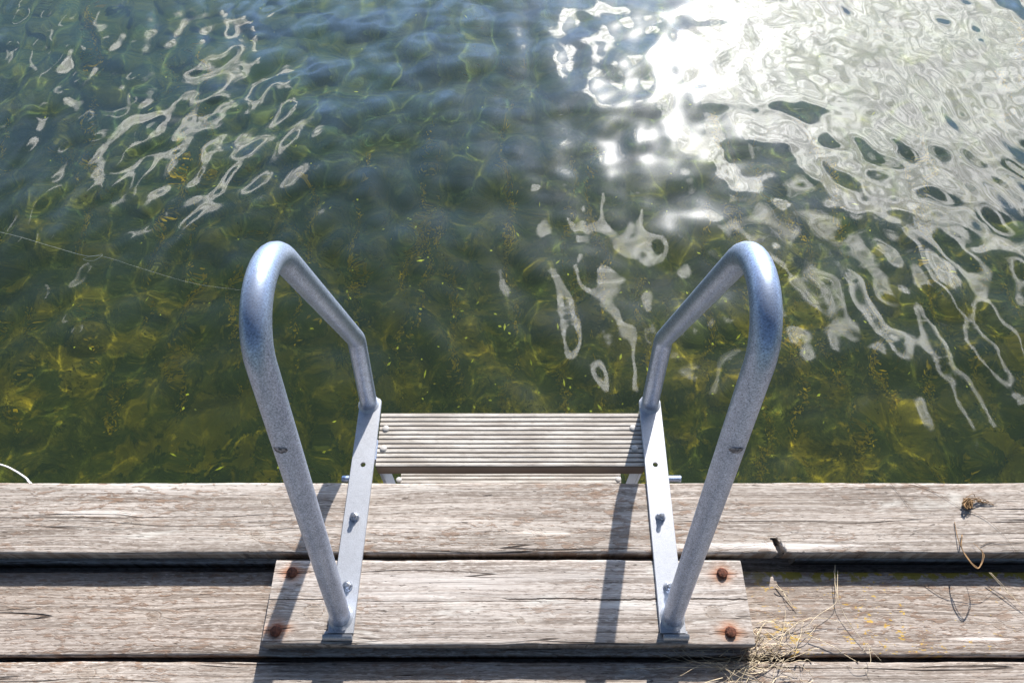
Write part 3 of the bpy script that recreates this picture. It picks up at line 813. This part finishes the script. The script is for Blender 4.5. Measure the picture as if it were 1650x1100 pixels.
def tread(x0, x1, y0, y1, zt, th, caps):
    zw, zt = zt, 0.0
    n = 12; pitch = (y1 - y0) / n; gd = .0019
    prof = [(y0, zt - th), (y0, zt - .003)]
    r_ = random.Random(7)
    for k in range(n):
        a = y0 + k * pitch; rw = pitch * .86
        if k == 0: prof += [(a + .0012, zt - .0008), (a + .003, zt)]
        else: prof += [(a, zt - gd), (a + .0006, zt - .0010), (a + .0016, zt)]
        if k < n - 1: prof += [(a + rw - .001, zt), (a + rw, zt - .0010), (a + rw + .0006, zt - gd)]
        else: prof += [(y1 - .002, zt), (y1, zt - .002)]
    prof += [(y1, zt - th)]
    bm = bmesh.new(); rings = []
    for q in range(31):
        x = x0 + (x1 - x0) * q / 30
        rings.append([bm.verts.new((x, y + .00012 * math.sin(q * .45 + k * 2.1), z)) for k, (y, z) in enumerate(prof)])
    for a, b in zip(rings, rings[1:]):
        for k in range(len(prof)): bm.faces.new((a[k], b[k], b[(k + 1) % len(prof)], a[(k + 1) % len(prof)]))
    es = list(bm.edges)
    f0 = bm.faces.new(rings[0]); f1 = bm.faces.new(rings[-1][::-1])
    bmesh.ops.triangulate(bm, faces=[f0, f1])
    bmesh.ops.recalc_face_normals(bm, faces=bm.faces)
    t = lobj('tread', bm, w_tread, smooth=False); t.location.z = zw
    for (cx, cy) in caps:
        bm = bmesh.new()
        add_lathe(bm, [(.0068, 0), (.0066, .0010), (.0056, .0024), (.0034, .0033), (.0008, .0036)], (cx, cy, zt - .0003), seg=20)
        obj('screw', bm, m_domes, t)
    return t
TZ = -.0015
caps = [at(621.5, 690, .0), at(617.5, 722, .0), at(1020, 689, .0), at(1023, 722, .0)]
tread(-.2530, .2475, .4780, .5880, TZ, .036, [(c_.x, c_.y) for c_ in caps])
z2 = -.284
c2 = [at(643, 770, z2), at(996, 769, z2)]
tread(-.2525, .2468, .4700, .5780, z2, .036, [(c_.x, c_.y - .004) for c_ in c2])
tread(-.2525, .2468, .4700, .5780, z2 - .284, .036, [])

# ------------------------------------------------------------------ dry grass, roots, line and cord
m_straw = plain('straw', (.58, .48, .33), .75, 0, .45, 60.0, .2)
m_root = plain('root', (.21, .125, .055), .8, 0, .5, 90.0, .4)
m_dark = plain('dark_stalk', (.16, .11, .075), .8, 0, .4, 90.0, .2)
m_cord = plain('cord', (.78, .78, .80), .6, 0, .1, 300.0, .3)
m_line = plain('nylon', (.55, .58, .50), .35, 0, .15, 30.0, 0)
def zoom5(pts, z, lift=None):
    out = []
    for i, (a, b) in enumerate(pts):
        h = z + (lift[i] if lift else .002)
        out.append(at(1200 + a / 3.1422, 750 + b / 3.1422, h))
    return out
def stem(bm, pts, r0, r1=None, n=7, seg=6):
    c = catmull(pts, n); r1 = r0 * .45 if r1 is None else r1
    add_tube(bm, c, [r0 + (r1 - r0) * i / (len(c) - 1) for i in range(len(c))], seg)

# tuft of dead grass jammed beside the plank corner
bm = bmesh.new(); r = random.Random(77)
base = at(1214, 1062, -BT)
S = .00058
for pts, lf in [([(60, 800), (130, 780), (250, 800), (340, 770), (450, 780), (545, 820)], [.004, .008, .010, .014, .009, .003]),
                ([(20, 960), (70, 860), (110, 790), (220, 800), (340, 765)], [.0, .01, .014, .012, .006]),
                ([(30, 960), (100, 900), (200, 850), (280, 860), (360, 800)], [.0, .014, .016, .010, .003]),
                ([(330, 860), (440, 910), (560, 980), (580, 990)], [.008, .006, .003, .002]),
                ([(20, 980), (120, 900), (200, 990), (270, 1070)], [.0, .018, .012, .002]),
                ([(10, 1010), (100, 1000), (200, 1030), (270, 1065)], [.0, .012, .010, .002]),
                ([(80, 900), (75, 830), (130, 790), (190, 830), (165, 900), (100, 960)], [.004, .012, .015, .012, .010, .0]),
                ([(215, 800), (235, 860), (300, 870), (340, 840), (365, 810)], [.006, .010, .009, .008, .004]),
                ([(150, 880), (230, 920), (260, 970), (215, 985)], [.012, .012, .007, .003]),
                ([(100, 830), (150, 870), (165, 910), (150, 960)], [.010, .016, .012, .004])]:
    stem(bm, zoom5(pts, -BT, lf), S * r.uniform(.85, 1.25))
for k in range(80):
    # most lie fanned out to the left on the near plank, some to the right, all crossing at the plank corner
    a = r.gauss(R(194), R(15)) if r.random() < .62 else r.gauss(R(35), R(60))
    L = r.uniform(.03, .175) * (.6 + .4 * r.random()) if math.cos(a) < 0 else r.uniform(.02, .085)
    p0 = base + Vector((r.gauss(-.004, .042), r.gauss(0, .017), .001))
    bend = r.gauss(0, .9); pts = []
    q = p0.copy(); h = r.uniform(.002, .016)
    for i in range(6):
        s = i / 5
        pts.append(Vector((q.x, q.y, -BT + .0012 + h * math.sin(math.pi * min(1, s * .97 + .02)) + .002 * r.random())))
        q = q + Vector((math.cos(a + bend * s), math.sin(a + bend * s), 0)) * L / 5 + Vector((r.gauss(0, .0022), r.gauss(0, .0022), 0))
    stem(bm, pts, r.uniform(.00034, .00075), n=4, seg=5)
# keep strands above the plank where they would cross it, and out of the short plank
for v_ in bm.verts:
    if v_.co.x < PX1 + .001 and v_.co.y > PY0 - .0015:
        if v_.co.x > PX1 - .012: v_.co.x = PX1 + .0015
        else: v_.co.y = PY0 - .002
    if .1535 < v_.co.y < .1675: v_.co.z = max(v_.co.z - .006, -BT - .012)
    else: v_.co.z = max(v_.co.z, -BT + .0005)
tuft = obj('dry_grass', bm, m_straw); tag(tuft, 'tangled straw-coloured tuft of dry grass at the right near corner of the short plank', 'dry grass')

def loose(name, label, cat, curves, mat, group=None):
    bm = bmesh.new()
    for pts, r0 in curves: stem(bm, pts, r0, n=8)
    return tag(obj(name, bm, mat), label, cat, group)
loose('grass_stem', 'long forked dry grass stem reaching up toward the edge plank from the tuft', 'grass stem',
      [(zoom5([(458, 500), (456, 590), (462, 690), (360, 765), (285, 860)], -BT, [.012, .010, .012, .014, .010]), .00062),
       (zoom5([(470, 530), (475, 680), (540, 810), (630, 920), (692, 988)], -BT, [.012, .012, .008, .006, .003]), .00062),
       (zoom5([(450, 530), (458, 570), (462, 620)], -BT, [.014, .012, .011]), .0004)], m_straw, 'loose dry stems on the jetty')
loose('grass_stem', 'thin curled pale stem lying across the gap between the two nearest planks', 'grass stem',
      [(zoom5([(630, 925), (634, 1000), (565, 1032), (523, 1000)], -BT, [.010, .010, .006, .004]), .0005), (zoom5([(600, 940), (620, 900), (645, 935), (610, 945)], -BT, [.006, .009, .007, .004]), .0004),
       (zoom5([(614, 1030), (640, 1092)], -BT, [.003, .002]), .0004)], m_straw, 'loose dry stems on the jetty')
loose('grass_stem', 'straight silvery double stem crossing the dark gap at the right edge', 'grass stem',
      [(zoom5([(1238, 540), (1320, 630), (1418, 722)], -BT, [.016, .010, .006]), .0007), (zoom5([(1245, 540), (1340, 640), (1418, 735)], -BT, [.014, .008, .004]), .0005)], m_straw, 'loose dry stems on the jetty')
loose('grass_stem', 'short thick seedy stem with an orange tip beside the short plank', 'grass stem',
      [(zoom5([(160, 600), (200, 648), (262, 738)], -BT, [.004, .004, .002]), .0010), (zoom5([(155, 618), (180, 628), (222, 640)], -BT, [.005, .006, .003]), .0009), (zoom5([(200, 650), (225, 700), (250, 720)], -BT, [.005, .005, .003]), .0005)], m_straw, 'loose dry stems on the jetty')
loose('root_curl', 'curled brown root hanging in a hook over the edge plank', 'root',
      [(zoom5([(1062, 285), (1075, 350), (1095, 410), (1130, 475), (1172, 515), (1192, 505), (1205, 450), (1180, 410), (1155, 390)], 0, [.002, .004, .008, .014, .016, .015, .012, .006, .003]), .0008),
       (zoom5([(1100, 350), (1098, 410), (1128, 470), (1180, 520), (1212, 460), (1195, 420)], 0, [.004, .009, .015, .017, .014, .010]), .0011),
       (zoom5([(1110, 440), (1150, 492), (1180, 515)], 0, [.010, .014, .016]), .0010)], m_root)
rt = []
rr = random.Random(4)
for k in range(26):
    a0 = rr.uniform(0, 6.28)
    rt.append((zoom5([(1118 + 16 * math.cos(a0 + t * 1.5) + rr.uniform(-6, 6) + 8 * t, 192 + 26 * math.sin(a0 + t * 1.5) + rr.uniform(-6, 6)) for t in range(4)], 0, [.001 + rr.random() * .010 for _ in range(4)]), rr.uniform(.0004, .0011)))
for k in range(12):
    y0 = rr.uniform(160, 205)
    rt.append((zoom5([(1120, y0), (1150 + rr.uniform(-9, 9), y0 - 10 + rr.uniform(-12, 8)), (1190 + rr.uniform(-15, 25), 170 + rr.uniform(-12, 14)), (1230 + rr.uniform(-30, 60), 192 + rr.uniform(-14, 10))], 0, [.006, .008, .005, .0015]), rr.uniform(.0004, .0008)))
loose('root_tangle', 'small golden brown knot of roots lying on the edge plank at the right', 'roots', rt, m_root)
G_ = 'thin dark stalks lying on the edge plank'
loose('dark_stalk', 'thin dark bent stalk from the water side running down past the root knot', 'stalk',
      [(zoom5([(850, 85), (960, 130), (1090, 208)], 0), .00042), (zoom5([(1120, 225), (1190, 250), (1250, 290), (1320, 360), (1380, 445)], 0), .00042)], m_dark, G_)
loose('dark_stalk', 'thin dark stalk leaning left of the root knot on the edge plank', 'stalk', [(zoom5([(738, 88), (790, 150), (850, 232)], 0), .0004)], m_dark, G_)
loose('dark_stalk', 'fine wavy brown stalk at the far right of the edge plank below the root knot', 'stalk', [(zoom5([(1195, 405), (1240, 385), (1310, 390), (1414, 380)], 0), .00045)], m_dark, G_)
loose('dark_stalk', 'thin arching brown stalk on the shaded middle plank under the root curl', 'stalk', [(zoom5([(908, 600), (1000, 655), (1100, 672), (1190, 678), (1272, 608)], -BT, [.002, .003, .004, .004, .008]), .0005)], m_dark, G_)

zl = ZW + .012
pl = [at(px, py, zl) for px, py in ((-160, 345), (0, 374), (80, 396), (138, 412), (165, 410), (150, 420), (134, 417), (165, 413), (230, 433), (310, 456), (392, 468))]
loose('fishing_line', 'fine pale fishing line with a small loop floating on the water at left', 'fishing line', [(pl, .00030)], m_line)
pc = [at(49, 778, -.03), at(42, 770, -.05), at(22, 757, -.08), at(0, 748, -.10), at(-60, 735, -.16), at(-150, 735, -.30), at(-230, 745, -.47)]
loose('white_cord', 'white cord hanging from the jetty edge into the water at far left', 'cord', [([Vector((at(49, 778).x + .02, .430, -.040))] + pc, .0022)], m_cord)
# make the cord even along its length
# ------------------------------------------------------------------ render settings
for o in (water,):
    o.cycles.is_caustics_caster = True
for o in (bed, weed, fl, streaks):
    o.cycles.is_caustics_receiver = True
sl.cycles.is_caustics_light = True
SC.view_settings.view_transform = 'Standard'; SC.view_settings.look = 'None'
SC.view_settings.exposure = 0.74; SC.view_settings.gamma = 1.0
cy = SC.cycles
cy.use_denoising = True
try: cy.denoiser = 'OPENIMAGEDENOISE'
except Exception: pass
cy.max_bounces = 8; cy.diffuse_bounces = 3; cy.glossy_bounces = 4; cy.transmission_bounces = 6; cy.transparent_max_bounces = 8
cy.sample_clamp_indirect = 12.0
cy.caustics_reflective = True; cy.caustics_refractive = True; cy.blur_glossy = 0.4
